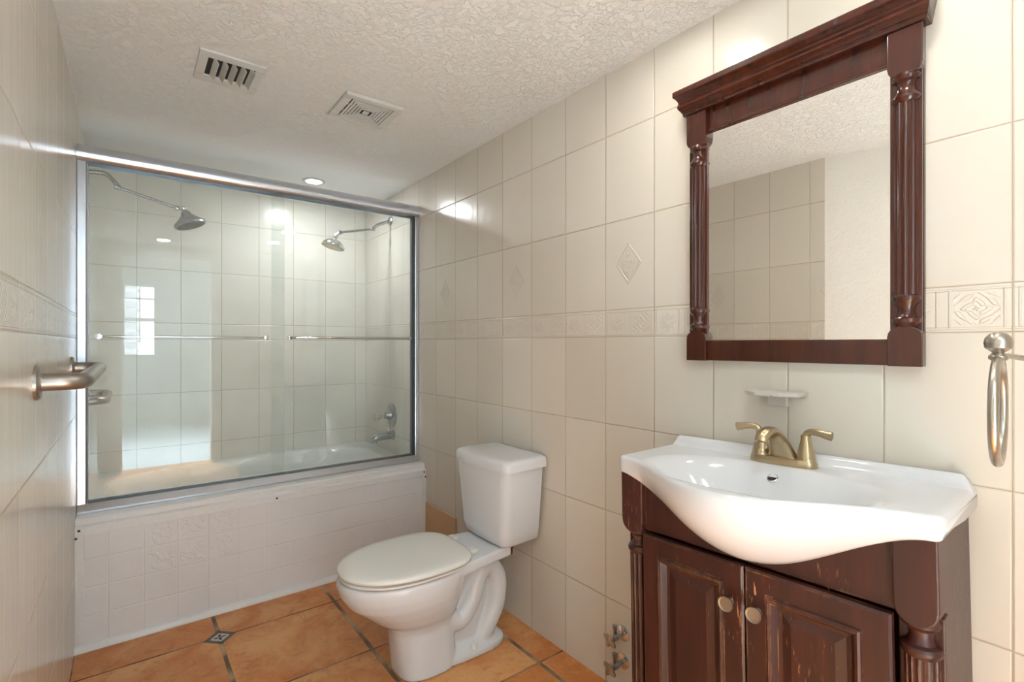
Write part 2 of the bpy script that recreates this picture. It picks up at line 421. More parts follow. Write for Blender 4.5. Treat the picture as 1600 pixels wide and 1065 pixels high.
w = empty('window_1', (0, QY-0.08, WZ0)); tag(w, label='white framed window with bright panes, seen reflected in the shower glass', kind='structure')
def loc(o, p): o.matrix_parent_inverse = Matrix.Translation(-Vector(p)); return o
wp = (0, QY-0.08, WZ0)
mid = WX0+0.20; zr = (WZ0+0.035, 1.52, 1.58, 1.86, WZ1-0.03)
o = link_mesh('window_frame', boxes((WX0, WX0+0.025, QY-0.10, QY-0.06, WZ0, WZ1), (WX1-0.025, WX1, QY-0.10, QY-0.06, WZ0, WZ1), (WX0, WX1, QY-0.10, QY-0.06, WZ0, WZ0+0.03),
     (WX0, WX1, QY-0.10, QY-0.06, WZ1-0.03, WZ1), (WX0, WX1, QY-0.10, QY-0.06, 1.52, 1.565), (WX0, WX1, QY-0.09, QY-0.07, 1.84, 1.858), (mid-0.007, mid+0.007, QY-0.09, QY-0.07, 1.2, WZ1)), M_TRIM, w); loc(o, wp)
o = link_mesh('window_pane', boxes((WX0+0.02, WX1-0.02, QY-0.083, QY-0.079, WZ0+0.02, WZ1-0.02)), M_PANE, w); loc(o, wp)

# ------------------------------------------------------------------ ceiling fittings
def recessed(x, y, label, r=0.052):
    e = empty('recessed_light', (x, y, CZ), label=label, cat='light', group=None)
    bm = BM(); lathe(bm, [(r, -0.002), (r+0.002, -0.006), (r+0.016, -0.006), (r+0.020, -0.0005), (r+0.02, 0.0), (r, 0.0)], (0, 0, 0), 'z', 48)
    bm2 = BM()
    prof = [(r, -0.0005), (r, -0.006), (r+0.014, -0.006), (r+0.019, -0.001)]
    rr = [[(a*math.cos(2*PI*j/48), a*math.sin(2*PI*j/48), h) for j in range(48)] for a, h in prof]
    rings(bm2, rr, True, False); bm.free()
    link_mesh('trim_ring', bm2, M_GREYV, e, True)
    bm = BM(); lathe(bm, [(0.001, -0.001), (r-0.001, -0.001), (r-0.001, -0.004), (0.001, -0.006)], (0, 0, 0), 'z', 40)
    link_mesh('lens', bm, M_LAMP, e, True)
    return e
recessed(0.856, 3.02, 'round recessed downlight in the ceiling above the bathtub', 0.045)
recessed(1.07, 0.83, 'round recessed downlight nearer the toilet end of the mirror, seen reflected in the shower glass')
recessed(1.07, 0.29, 'round recessed downlight above the near end of the vanity, seen reflected in the shower glass')
recessed(0.25, -0.17, 'round recessed downlight by the doorway, reflected left in the shower glass under the showerhead')

# supply air register with angled blades
e = empty('air_vent', (0.278, 1.985, CZ), label='white ceiling air vent with open angled blades and dark slots', cat='vent')
a0, a1, b0, b1 = -0.098, 0.098, -0.112, 0.112
s0, s1, t0, t1 = -0.070, 0.070, -0.072, 0.062
bm = boxes((a0, a1, b0, t0, -0.008, 0), (a0, a1, t1, b1, -0.008, 0), (a0, s0, t0, t1, -0.008, 0), (s1, a1, t0, t1, -0.008, 0))
link_mesh('face_frame', bm, M_GREYV, e, bevel=0.002)
link_mesh('duct', boxes((s0-0.001, s1+0.001, t0-0.001, t1+0.001, -0.0015, -0.0005)), M_DARK, e)
for i in range(5):
    x = s0+0.016+i*0.0275
    bm = BM()
    prism(bm, [(x, -0.002), (x+0.009, -0.013), (x+0.013, -0.020), (x+0.0145, -0.020), (x+0.011, -0.012), (x+0.002, -0.002)], 'y', t0, t1)
    link_mesh('blade', bm, M_GREYV, e)
# exhaust fan grille, concentric square slots
e = empty('exhaust_fan', (0.763, 1.975, CZ), label='white square ceiling exhaust fan grille with concentric slots', cat='vent')
hw, hh = 0.116, 0.116
bm = boxes((-hw, hw, -hh, -0.085, -0.014, 0), (-hw, hw, 0.085, hh, -0.014, 0), (-hw, -0.085, -0.085, 0.085, -0.014, 0), (0.085, hw, -0.085, 0.085, -0.014, 0))
link_mesh('cover_frame', bm, M_GREYV, e, bevel=0.003)
link_mesh('dark_housing', boxes((-0.087, 0.087, -0.087, 0.087, -0.002, -0.0005)), M_DARK, e)
bm = BM()
k = 0.080
while k > 0.02:
    i = k-0.0085
    for b_ in ((-k, k, -k, -i), (-k, k, i, k), (-k, -i, -i, i), (i, k, -i, i)): box(bm, *b_, -0.0135, -0.0105)
    k -= 0.0125
box(bm, -0.012, 0.012, -0.012, 0.012, -0.0135, -0.0105)
for d in (0, 1):
    for q in (-0.04, 0.04) if d else (-0.03, 0.03): 
        box(bm, *((q-0.0018, q+0.0018, -0.086, 0.086) if d else (-0.086, 0.086, q-0.0018, q+0.0018)), -0.0115, -0.0095)
link_mesh('grille', bm, M_GREYV, e)

# ------------------------------------------------------------------ bathtub
AY = 2.556   # apron plane
e = empty('bathtub', ((LX+RX)/2, (AY+BY)/2, 0), label='white built-in bathtub with tiled white apron behind the glass doors', cat='bathtub')
P0 = ((LX+RX)/2, (AY+BY)/2, 0)
def P(o): return loc(o, P0)
NX, NY = 72, 48
bm = BM(); x0, x1, y0, y1 = LX+0.002, RX-0.002, AY+0.03, BY-0.003
cx, cy = (x0+x1)/2-0.0, (y0+y1)/2+0.03
grid = []
for i in range(NX+1):
    col = []
    for j in range(NY+1):
        x = x0+(x1-x0)*i/NX; y = y0+(y1-y0)*j/NY
        rho = (abs((x-cx)/0.68)**3.2+abs((y-cy)/0.34)**3.2)**(1/3.2)
        s = max(0, min(1, (1-rho)/0.28)); s = s*s*(3-2*s)
        col.append(bm.verts.new((x, y, 0.498-0.36*s)))
    grid.append(col)
for i in range(NX):
    for j in range(NY): bm.faces.new((grid[i][j], grid[i+1][j], grid[i+1][j+1], grid[i][j+1]))
low = [bm.verts.new((v.co.x, v.co.y, 0.44)) for v in (grid[0][0], grid[NX][0])]
bm.faces.new([grid[i][0] for i in range(NX+1)]+[low[1], low[0]])
P(link_mesh('basin', bm, M_ACRYL, e, True))
P(link_mesh('apron', boxes((LX, RX, AY, AY+0.03, 0.0, 0.445)), M_APRON, e))
bm = BM()
prism(bm, [(AY-0.004, 0.445), (AY-0.004, 0.478), (AY+0.004, 0.484), (AY+0.012, 0.484), (AY+0.012, 0.505), (AY+0.02, 0.511), (AY+0.13, 0.511), (AY+0.13, 0.445)], 'x', LX, RX)
P(link_mesh('top_trim', bm, M_TRIM, e, bevel=0.002))
P(link_mesh('side_strip', boxes((LX, LX+0.028, AY-0.006, AY, 0.03, 0.452)), M_TRIM, e, bevel=0.0015))
P(link_mesh('side_strip', boxes((RX-0.022, RX, AY-0.006, AY, 0.03, 0.452)), M_TRIM, e, bevel=0.0015))
bm = BM(); q = [(AY, 0)]+[(AY-0.022*math.cos(t*PI/12), 0.024*math.sin(t*PI/12)) for t in range(7)]
prism(bm, q, 'x', LX, RX)
P(link_mesh('quarter_round', bm, M_TRIM, e, True))
for (sx, sz) in ((LX+0.013, 0.468), (LX+0.004, 0.440), (0.555, 0.462), (RX-0.013, 0.466), (RX-0.006, 0.438)):
    bm = BM(); yy = AY-0.004 if sz > 0.45 else AY-0.006
    lathe(bm, [(0.001, -0.0035), (0.003, -0.003), (0.0048, 0.0), (0.0048, 0.002)], (sx, yy, sz), 'y', 14)
    P(link_mesh('screw', bm, M_BLACK, e, True))
bm = BM(); lathe(bm, [(0.001, 0.003), (0.03, 0.003), (0.032, 0.0)], (RX-0.30, cy, 0.139), 'z', 24)
P(link_mesh('drain', bm, M_CHROME, e, True))

# ------------------------------------------------------------------ shower enclosure
GY = 2.655
e = empty('shower_door_frame', ((LX+RX)/2, GY, 0.511), label='silver aluminium frame of the sliding shower doors on the tub rim', cat='door frame')
P0 = ((LX+RX)/2, GY, 0.511)
bm = BM()
arc = [(GY+0.0+(-0.006)-0.026*math.sin(t*PI/8), 1.958+0.034*math.cos(t*PI/8)) for t in range(9)]
prism(bm, [(GY+0.055, 1.992)]+arc+[(GY-0.006, 1.932), (GY-0.002, 1.930), (GY-0.002, 1.945), (GY+0.045, 1.945), (GY+0.045, 1.925), (GY+0.055, 1.925)], 'x', LX+0.001, RX-0.001)
P(link_mesh('header', bm, M_ALU, e, True))
bm = boxes((LX, LX+0.030, GY-0.012, GY+0.05, 0.543, 1.93)); box(bm, LX+0.030, LX+0.036, GY+0.0, GY+0.04, 0.543, 1.93)
P(link_mesh('jamb', bm, M_ALU, e, bevel=0.003))
bm = boxes((RX-0.024, RX, GY-0.012, GY+0.05, 0.543, 1.93))
P(link_mesh('jamb', bm, M_ALU, e, bevel=0.003))
P(link_mesh('gasket', boxes((RX-0.036, RX-0.024, GY+0.0, GY+0.03, 0.546, 1.925)), M_RUBBER, e))
bm = BM(); prism(bm, [(GY-0.028, 0.511), (GY-0.028, 0.520), (GY-0.010, 0.546), (GY-0.004, 0.546), (GY-0.004, 0.522), (GY+0.05, 0.522), (GY+0.05, 0.548), (GY+0.058, 0.548), (GY+0.058, 0.511)], 'x', LX+0.001, RX-0.001)
P(link_mesh('bottom_track', bm, M_TRACK, e, bevel=0.0015))
def panel(x0, x1, y, bx0, bx1, side, label, hb):
    p = empty('sliding_glass_door', ((x0+x1)/2, y, 0.526), label=label, cat='shower door', group=None)
    p0 = ((x0+x1)/2, y, 0.526)
    loc(link_mesh('glass_pane', boxes((x0, x1, y-0.003, y+0.003, 0.524, 1.942)), M_GLASS, p), p0)
    s = side*0.045
    bar = empty('towel_bar', p0); bar.parent = p; bar.matrix_parent_inverse = Matrix.Translation(-Vector(p0))
    bm = BM(); pts = [(bx0, y+side*0.004, 1.222), (bx0+0.003, y+s*0.7, 1.222), (bx0+0.018, y+s, 1.222)]
    pts = smooth_path(pts, 5); pts += smooth_path([(bx1-0.018, y+s, 1.222), (bx1-0.003, y+s*0.7, 1.222), (bx1, y+side*0.004, 1.222)], 5)
    tube(bm, pts, 0.0065, 14)
    bpy.data.objects.remove(bar)
    b = link_mesh('towel_bar', bm, M_CHROME, p, True); loc(b, p0)
    for bx in (bx0, bx1):
        bm = BM(); lathe(bm, [(0.012, 0.003*side), (0.011, 0.008*side), (0.007, 0.010*side)], (bx, y, 1.222), 'y', 20)
        m = link_mesh('bar_mount', bm, M_CHROME, b, True)
        bm = BM(); lathe(bm, [(0.010, -0.003*side), (0.010, -0.006*side), (0.004, -0.007*side)], (bx, y, 1.222), 'y', 20)
        m = link_mesh('bar_mount', bm, M_CHROME, b, True)
    return p
panel(LX+0.032, 0.617, GY+0.027, -0.10, 0.535, 1, 'left sliding clear glass shower door, overlapped by the other, with a thin towel bar inside', 0)
panel(0.555, RX-0.026, GY+0.008, 0.640, 1.287, -1, 'right sliding clear glass shower door with chrome towel bar on the outside', 0)

def shower(name, wall, face, pts, head_c, head_d, rad, h, label, y):
    e = empty(name, pts[0], label=label, cat='showerhead')
    p0 = pts[0]
    bm = BM(); tube(bm, smooth_path(pts[:4], 8), 0.0105, 16)
    loc(link_mesh('pipe', bm, M_DULLCHROME, e, True), p0)
    bm = BM(); tube(bm, [pts[3], pts[4]], 0.0075, 14)
    d = (Vector(pts[4])-Vector(pts[3])).normalized()
    lathe(bm, [(0.008, -0.02), (0.013, -0.016), (0.013, 0.004), (0.008, 0.008)], pts[3], tuple(d), 8)
    lathe(bm, [(0.008, -0.012), (0.013, -0.008), (0.013, 0.006), (0.008, 0.01)], pts[4], tuple(d), 8)
    loc(link_mesh('extension_arm', bm, M_DULLCHROME, e, True), p0)
    bm = BM(); lathe(bm, [(0.034, 0.0), (0.033, 0.004*face), (0.026, 0.010*face), (0.014, 0.013*face), (0.012, 0.016*face)], (wall, pts[0][1], pts[0][2]), 'x', 28)
    loc(link_mesh('escutcheon', bm, M_DULLCHROME, e, True), p0)
    bm = BM(); hd = Vector(head_d).normalized(); hc = Vector(head_c)
    j = hc-hd*(h+0.016)
    tube(bm, [pts[4], tuple(j)], 0.010, 14); lathe(bm, [(0.003, -0.014), (0.011, -0.009), (0.0145, 0), (0.011, 0.009), (0.003, 0.014)], tuple(j), tuple(hd), 20)
    loc(link_mesh('swivel_joint', bm, M_CHROME, e, True), p0)
    return e, p0, hc, hd
# left showerhead: bell shaped
ly = 3.10
def onY(X, Y, yy):
    c, s = math.cos(0.6531), math.sin(0.6531); r = (X-800)/FPX; u = -(Y-536.6)/FPX
    d = (c*r+s, -s*r+c, u); t = yy/d[1]; return (t*d[0], yy, CAMZ+t*d[2])
a = [(LX, ly, onY(140, 269, ly)[2]), onY(163, 271, ly), onY(176, 281, ly), onY(186, 293, ly), onY(277, 325, ly)]
hc = onY(298, 352, ly); hd = Vector((0.33, -0.10, -0.93))
e, p0, hc, hd = shower('showerhead', LX, 1, a, hc, hd, 0.062, 0.075, 'bell-shaped chrome showerhead on a long arm from the left wall', ly)
R_ = 0.072; Hh = 0.078
bm = BM(); lathe(bm, [(0.013, -Hh), (0.020, -Hh+0.006), (0.024, -Hh+0.018), (0.036, -Hh+0.032), (0.056, -Hh+0.050), (R_, -0.016), (R_+0.003, -0.008), (R_+0.002, 0.0), (R_-0.006, 0.001)], tuple(hc), tuple(hd), 36)
loc(link_mesh('head_shell', bm, M_DULLCHROME, e, True), p0)
bm = BM(); lathe(bm, [(R_-0.005, 0.0), (R_-0.006, 0.003), (0.001, 0.004)], tuple(hc), tuple(hd), 36)
a_, b_ = frame_for(hd)
for rr_, nn in ((0.058, 30), (0.045, 22), (0.032, 16), (0.018, 10)):
    for j in range(nn):
        q = hc+(a_*math.cos(2*PI*j/nn)+b_*math.sin(2*PI*j/nn))*rr_
        lathe(bm, [(0.0025, 0.003), (0.0018, 0.0065)], tuple(q), tuple(hd), 6)
loc(link_mesh('spray_face', bm, M_RUBBER, e, False), p0)
# right showerhead: domed rain head
ry = 3.04
a = [(RX, ry, 1.983), onY(597, 349, ry), onY(589, 352, ry), onY(581, 358, ry), onY(531, 363, ry)]
hc = Vector(onY(520, 385, ry)); hd = Vector((-0.27, 0.0, -0.96))
e, p0, hc, hd = shower('showerhead', RX, -1, a, hc, hd, 0.06, 0.052, 'domed chrome rain showerhead on a bent arm from the right wall', ry)
R_ = 0.070
bm = BM(); lathe(bm, [(0.012, -0.054), (0.014, -0.044), (0.030, -0.040), (0.050, -0.029), (0.064, -0.013), (R_, -0.003), (R_, 0.002), (R_-0.004, 0.003)], tuple(hc), tuple(hd), 36)
loc(link_mesh('head_shell', bm, M_CHROME, e, True), p0)
bm = BM(); lathe(bm, [(R_-0.004, 0.002), (R_-0.005, 0.004), (0.001, 0.004)], tuple(hc), tuple(hd), 36)
a_, b_ = frame_for(hd)
for rr_, nn in ((0.058, 30), (0.046, 24), (0.034, 18), (0.020, 10)):
    for j in range(nn):
        q = hc+(a_*math.cos(2*PI*j/nn)+b_*math.sin(2*PI*j/nn))*rr_
        lathe(bm, [(0.0025, 0.003), (0.0018, 0.0065)], tuple(q), tuple(hd), 6)
loc(link_mesh('spray_face', bm, M_BRASS, e, False), p0)
# tub valve
vy, vz = 3.02, 0.735
e = empty('shower_valve', (RX, vy, vz), label='chrome round shower valve with clear knob on the right tub wall', cat='valve'); p0 = (RX, vy, vz)
bm = BM(); lathe(bm, [(0.075, 0.0), (0.074, -0.006), (0.055, -0.012), (0.03, -0.014), (0.024, -0.03), (0.02, -0.05), (0.012, -0.052)], (RX, vy, vz), 'x', 40)
loc(link_mesh('escutcheon', bm, M_DULLCHROME, e, True), p0)
bm = BM(); lathe(bm, [(0.010, -0.05), (0.013, -0.065), (0.013, -0.085)], (RX, vy, vz-0.005), 'x', 16)
loc(link_mesh('stem', bm, M_CHROME, e, True), p0)
bm = BM()
prof = [(0.014, -0.085), (0.024, -0.092), (0.027, -0.105), (0.024, -0.118), (0.012, -0.122)]
rr = []
for r_, h_ in prof:
    rr.append([(RX+h_, vy+math.cos(2*PI*j/30)*r_*(1+0.10*math.cos(6*2*PI*j/30)), vz-0.005+math.sin(2*PI*j/30)*r_*(1+0.10*math.cos(6*2*PI*j/30))) for j in range(30)])
rings(bm, rr); loc(link_mesh('knob', bm, M_ACRYLIC, e, True), p0)
# tub spout
e = empty('tub_spout', (RX, 3.0, 0.61), label='chrome tub filler spout below the shower valve', cat='spout'); p0 = (RX, 3.0, 0.61)
bm = BM(); lathe(bm, [(0.030, 0.0), (0.030, -0.008), (0.026, -0.012), (0.026, -0.02)], (RX, 3.0, 0.61), 'x', 24)
tube(bm, [(RX-0.01, 3.0, 0.61), (RX-0.05, 3.0, 0.611), (RX-0.09, 3.0, 0.607), (RX-0.125, 3.0, 0.600), (RX-0.138, 3.0, 0.592)], [0.026, 0.026, 0.024, 0.021, 0.014], 20)
lathe(bm, [(0.014, 0.03), (0.014, 0.0)], (RX-0.122, 3.0, 0.570), 'z', 16)
loc(link_mesh('spout_body', bm, M_DULLCHROME, e, True), p0)
bm = BM(); lathe(bm, [(0.004, 0.0), (0.004, 0.015), (0.008, 0.018), (0.008, 0.026), (0.002, 0.028)], (RX-0.03, 3.0, 0.633), 'z', 14)
loc(link_mesh('diverter_knob', bm, M_CHROME, e, True), p0)

# ------------------------------------------------------------------ grab bars on left wall
def grab(y0, y1, z, label, out=0.086, r=0.0195):
    e = empty('grab_bar', (LX, (y0+y1)/2, z), label=label, cat='grab bar'); p0 = (LX, (y0+y1)/2, z)
    bx = LX+out-r*0.2; rad = 0.045
    pts = [(LX+0.004, y0, z)]+[(bx-rad+rad*math.sin(t*PI/16), y0+rad-rad*math.cos(t*PI/16), z) for t in range(9)]
    pts += [(bx-rad+rad*math.cos(t*PI/16), y1-rad+rad*math.sin(t*PI/16), z) for t in range(9)]+[(LX+0.004, y1, z)]
    bm = BM(); tube(bm, pts, r, 24); loc(link_mesh('bar', bm, M_STEEL, e, True), p0)
    for y in (y0, y1):
        bm = BM(); lathe(bm, [(0.039, 0.0), (0.039, 0.006), (0.035, 0.010), (r+0.002, 0.011), (r+0.001, 0.013)], (LX, y, z), 'x', 36)
        loc(link_mesh('flange', bm, M_STEEL, e, True, angle=25), p0)
grab(1.53, 2.40, 1.105, 'brushed steel grab bar on the left wall in front of the shower doors')
grab(2.80, 3.22, 0.945, 'lower brushed steel grab bar on the left wall inside the shower')

# ------------------------------------------------------------------ toilet
TY = 1.69
e = empty('toilet', (1.0, TY, 0), label='white two-piece toilet with closed lid beside the bathtub', cat='toilet'); p0 = (1.0, TY, 0)
def oval(x0, x1, w, z, n=40, e_front=2.2, yo=0.0, xm=None, e_back=None):
    xm = xm if xm is not None else x0+(x1-x0)*0.55
    out = []
    for j in range(n):
        t = 2*PI*j/n; c_, s_ = math.cos(t), math.sin(t)
        k = 2/(e_back if (e_back and c_ > 0) else e_front)
        dx = (x1-xm) if c_ > 0 else (xm-x0)
        out.append((xm+dx*math.copysign(abs(c_)**k, c_), TY+yo+w*math.copysign(abs(s_)**k, s_), z))
    return out
bm = BM()
rings(bm, [oval(0.80, 0.975, 0.098, 0.0, e_front=2.9), oval(0.762, 0.985, 0.104, 0.002, e_front=2.9), oval(0.757, 0.985, 0.101, 0.05, e_front=2.9), oval(0.750, 0.982, 0.098, 0.12, e_front=2.9), oval(0.742, 0.985, 0.098, 0.165, e_front=2.7),
           oval(0.724, 0.995, 0.110, 0.190), oval(0.680, 1.00, 0.133, 0.220), oval(0.635, 1.01, 0.156, 0.260), oval(0.588, 1.02, 0.173, 0.300),
           oval(0.566, 1.03, 0.181, 0.335), oval(0.558, 1.04, 0.183, 0.365), oval(0.563, 1.04, 0.181, 0.382), oval(0.575, 1.03, 0.17, 0.386)])
# rear deck
def slab(x0, x1, w0, w1, z0, z1):
    v = []
    for z in (z0, z1):
        v.append([(x0, TY-w0, z), (x1, TY-w1, z), (x1, TY+w1, z), (x0, TY+w0, z)])
    rings(bm, v)
slab(0.90, 1.205, 0.160, 0.112, 0.352, 0.394)
# rear pedestal core and foot
rings(bm, [oval(0.88, 1.215, 0.100, 0.0, e_front=3.0), oval(0.88, 1.215, 0.100, 0.022, e_front=3.0), oval(0.88, 1.20, 0.088, 0.034, e_front=3.0), oval(0.90, 1.185, 0.055, 0.06), oval(0.90, 1.19, 0.050, 0.2), oval(0.90, 1.20, 0.075, 0.36)])
for sy in (-1, 1):
    tube(bm, smooth_path([(0.90, TY+sy*0.045, 0.27), (0.95, TY+sy*0.05, 0.17), (1.00, TY+sy*0.05, 0.145), (1.05, TY+sy*0.05, 0.20), (1.085, TY+sy*0.05, 0.29), (1.13, TY+sy*0.05, 0.315), (1.175, TY+sy*0.05, 0.26), (1.17, TY+sy*0.05, 0.16), (1.13, TY+sy*0.045, 0.08), (1.10, TY+sy*0.04, 0.03)], 5), 0.040, 16)
bmesh.ops.recalc_face_normals(bm, faces=bm.faces)
o = link_mesh('bowl', bm, M_PORC, e); loc(o, p0)
r = o.modifiers.new('remesh', 'REMESH'); r.mode = 'VOXEL'; r.voxel_size = 0.0045; r.use_smooth_shade = True
s = o.modifiers.new('smooth', 'SMOOTH'); s.factor = 0.6; s.iterations = 9
# tank
def tanksec(z, w, d, rc, bow, grow=0.0, back=1.322):
    pts = []
    xb = back; xf = back-d
    n = 10
    for t in range(n+1):      # near front corner
        a = PI/2*t/n; pts.append((xf+rc-rc*math.cos(a)*1.0, TY-w+rc-rc*math.sin(a)) if False else (xf+rc*(1-math.sin(a)), TY-w+rc*(1-math.cos(a))))
    near = pts
    far = [(x, 2*TY-y) for x, y in reversed(near)]
    mid_ = []
    for t in range(1, 12):
        y = near[-1][1]+(far[0][1]-near[-1][1])*t/12
        mid_.append((xf-bow*(1-((y-TY)/(w-rc))**2), y))
    return [(xb, TY-w+0.006, z)]+[(x, y, z) for x, y in near+mid_+far]+[(xb, TY+w-0.006, z)]
bm = BM()
TZ = [(0.391, 0.125, 0.155, 0.03, 0.0), (0.394, 0.140, 0.168, 0.035, 0.004), (0.405, 0.150, 0.176, 0.038, 0.006), (0.44, 0.158, 0.182, 0.04, 0.008), (0.55, 0.169, 0.187, 0.04, 0.012), (0.66, 0.180, 0.192, 0.04, 0.014), (0.698, 0.184, 0.194, 0.04, 0.014)]
rings(bm, [tanksec(z, w_, d_, rc, bw) for z, w_, d_, rc, bw in TZ])
bm.transform(Matrix.Translation((0, 0.012, 0)))
loc(link_mesh('tank', bm, M_PORC, e, True, angle=60), p0)
bm = BM()
LZ = [(0.697, 0.188, 0.198, 0.036, 0.014), (0.699, 0.195, 0.207, 0.038, 0.016), (0.724, 0.195, 0.206, 0.038, 0.016), (0.736, 0.191, 0.201, 0.038, 0.012), (0.741, 0.182, 0.188, 0.04, 0.004), (0.7435, 0.165, 0.165, 0.04, 0.0)]
rings(bm, [tanksec(z, w_, d_, rc, bw, back=1.332 if i < 4 else 1.328) for i, (z, w_, d_, rc, bw) in enumerate(LZ)])
bm.transform(Matrix.Translation((0, 0.012, 0)))
loc(link_mesh('tank_lid', bm, M_PORC, e, True, angle=50), p0)
# seat and cover
bm = BM(); rings(bm, [oval(0.571, 1.01, 0.174, 0.388, e_back=3.2), oval(0.566, 1.015, 0.180, 0.391, e_back=3.2), oval(0.567, 1.015, 0.180, 0.397, e_back=3.2), oval(0.573, 1.01, 0.172, 0.400, e_back=3.2)])
loc(link_mesh('seat_ring', bm, M_SEAT, e, True, angle=60), p0)
bm = BM(); cs = dict(e_front=2.15, e_back=3.4, n=64)
rings(bm, [oval(0.568, 1.022, 0.180, 0.4035, **cs), oval(0.562, 1.026, 0.186, 0.4065, **cs), oval(0.561, 1.027, 0.187, 0.413, **cs), oval(0.566, 1.022, 0.182, 0.419, **cs), oval(0.580, 1.008, 0.168, 0.4235, **cs), oval(0.608, 0.985, 0.142, 0.4255, **cs), oval(0.65, 0.93, 0.09, 0.427, **cs), oval(0.74, 0.84, 0.02, 0.4275, **cs)])
o = link_mesh('seat_cover', bm, M_SEAT, e, True, angle=60); loc(o, p0)
for sy in (-1, 1):
    bm = BM(); box(bm, 1.015, 1.06, TY+sy*0.075-0.02, TY+sy*0.075+0.02, 0.394, 0.410)
    loc(link_mesh('hinge', bm, M_SEAT, e, bevel=0.004), p0)
bm = BM(); lathe(bm, [(0.014, 0.0), (0.014, 0.008), (0.010, 0.014), (0.002, 0.016)], (1.045, TY-0.083, 0.030), 'z', 24)
loc(link_mesh('bolt_cap', bm, M_SEAT, e, True), p0)
bm = BM(); lathe(bm, [(0.006, 0.0), (0.008, 0.003), (0.008, 0.032), (0.005, 0.036)], (1.222, TY-0.085, 0.345), 'z', 14)
lathe(bm, [(0.013, 0.028), (0.013, 0.036)], (1.222, TY-0.085, 0.345), 'z', 6)
loc(link_mesh('tank_bolt', bm, metal('brown_brass', srgb(110, 84, 58), 0.4), e, True), p0)

# ------------------------------------------------------------------ vanity frame of reference
yaw, roll = 0.0294, 0.0186
U = Vector((-math.sin(yaw), math.cos(yaw)*math.cos(roll), -math.sin(roll))).normalized()
Nn = Vector((-math.cos(yaw), -math.sin(yaw), 0)).normalized()
Up = U.cross(Nn).normalized()
VO = Vector((1.335, 0.2283, 0.9326))
def VM(a=0.0, b=0.0, h=0.0):
    m = Matrix((U, Nn, Up)).transposed().to_4x4(); m.translation = VO+U*a+Nn*b+Up*h
    return m
e = empty('vanity_cabinet', mat4=VM(), label='worn mahogany bathroom vanity cabinet with two doors under the white sink', cat='cabinet')
def F(o): return o
A0, A1, DC = 0.0092, 0.6612, 0.274
PWD = 0.064
BOT = -0.915
# carcass: sides, back, floor, rails
bm = boxes((A0+0.004, A0+0.018, 0.004, DC-0.03, BOT+0.05, -0.068), (A1-0.018, A1-0.004, 0.004, DC-0.03, BOT+0.05, -0.068),
           (A0+0.018, A1-0.018, 0.004, 0.012, BOT+0.05, -0.20), (A0+0.018, A1-0.018, 0.012, DC-0.04, BOT+0.10, BOT+0.115))
link_mesh('carcass', bm, M_WOODC, e)
def bellyT(a):
    s = abs(a-0.3352)/0.325
    return 0.043+0.130*(0.0 if s >= 1 else 0.5+0.5*math.cos(PI*s))**0.85
poly = [(A0+PWD, -0.206)]+[(A0+PWD+(A1-A0-2*PWD)*t/30, -0.024-bellyT(A0+PWD+(A1-A0-2*PWD)*t/30)+0.006) for t in range(31)]+[(A1-PWD, -0.206)]
bm = BM(); prism(bm, poly, 'y', DC-0.03, DC-0.012)
link_mesh('frieze_panel', bm, M_WOODC, e)
link_mesh('bottom_rail', boxes((A0+PWD, A1-PWD, DC-0.03, DC-0.008, BOT+0.05, BOT+0.14)), M_WOODC, e, bevel=0.002)
def fluted(bm, ca, cb, h0, h1, r, nf=16, z='h', amp=0.0022):
    n = nf*6
    rr = []
    for h in (h0, h1):
        rr.append([(ca+(r-amp*abs(math.sin(nf*PI*j/n))**0.6*1.0+amp*0)*math.cos(2*PI*j/n), cb+(r-amp*abs(math.sin(nf*PI*j/n))**0.6)*math.sin(2*PI*j/n), h) for j in range(n)])
    rings(bm, rr)
def post(a0, a1, far):
    ca = (a0+a1)/2
    bm = boxes((a0, a1, DC-0.06, DC-0.030, BOT+0.05, -0.205))
    link_mesh('post_backing', bm, M_WOODC, e, bevel=0.002)
    bm = BM()
    w_ = (a1-a0)/2
    poly = [(a0, -0.055), (a0, -0.188)]+[(ca-w_*math.cos(t*PI/12)*0.97, -0.19-0.030*math.sin(t*PI/12)) for t in range(13)]+[(a1, -0.188), (a1, -0.055)]
    if True:
        f = lambda t: [(p[0], t, p[1]) for p in poly]
        rings(bm, [f(DC-0.055), f(DC+0.004)])
    link_mesh('post_block', bm, M_WOODC, e, bevel=0.003)
    bm = BM(); cb = DC-0.030
    lathe(bm, [(0.020, -0.200), (0.0285, -0.214), (0.0290, -0.222), (0.0255, -0.226), (0.0195, -0.232), (0.0175, -0.244), (0.0215, -0.254), (0.0285, -0.258), (0.0310, -0.264), (0.0295, -0.271), (0.0265, -0.274), (0.0255, -0.276)], (ca, cb, 0), 'z', 40)
    link_mesh('turned_capital', bm, M_WOODC, e, True)
    bm = BM(); fluted(bm, ca, cb, -0.275, BOT+0.20, 0.0255)
    link_mesh('fluted_column', bm, M_WOODC, e)
    bm = BM(); lathe(bm, [(0.0265, BOT+0.20), (0.031, BOT+0.19), (0.0285, BOT+0.18), (0.018, BOT+0.165), (0.0285, BOT+0.15), (0.0285, BOT+0.14)], (ca, cb, 0), 'z', 40)
    link_mesh('turned_base', bm, M_WOODC, e, True)
    zb = BOT-0.005 if far else -0.9305
    link_mesh('foot', boxes((a0, a1, DC-0.06, DC+0.002, zb, BOT+0.142)), M_WOODC, e, bevel=0.003)
    link_mesh('foot', boxes((a0, a0+0.04, 0.004, 0.044, zb, BOT+0.052)) if not far else boxes((a1-0.04, a1, 0.004, 0.044, zb, BOT+0.052)), M_WOODC, e, bevel=0.003)
post(A0, A0+PWD, False)
post(A1-PWD, A1, True)
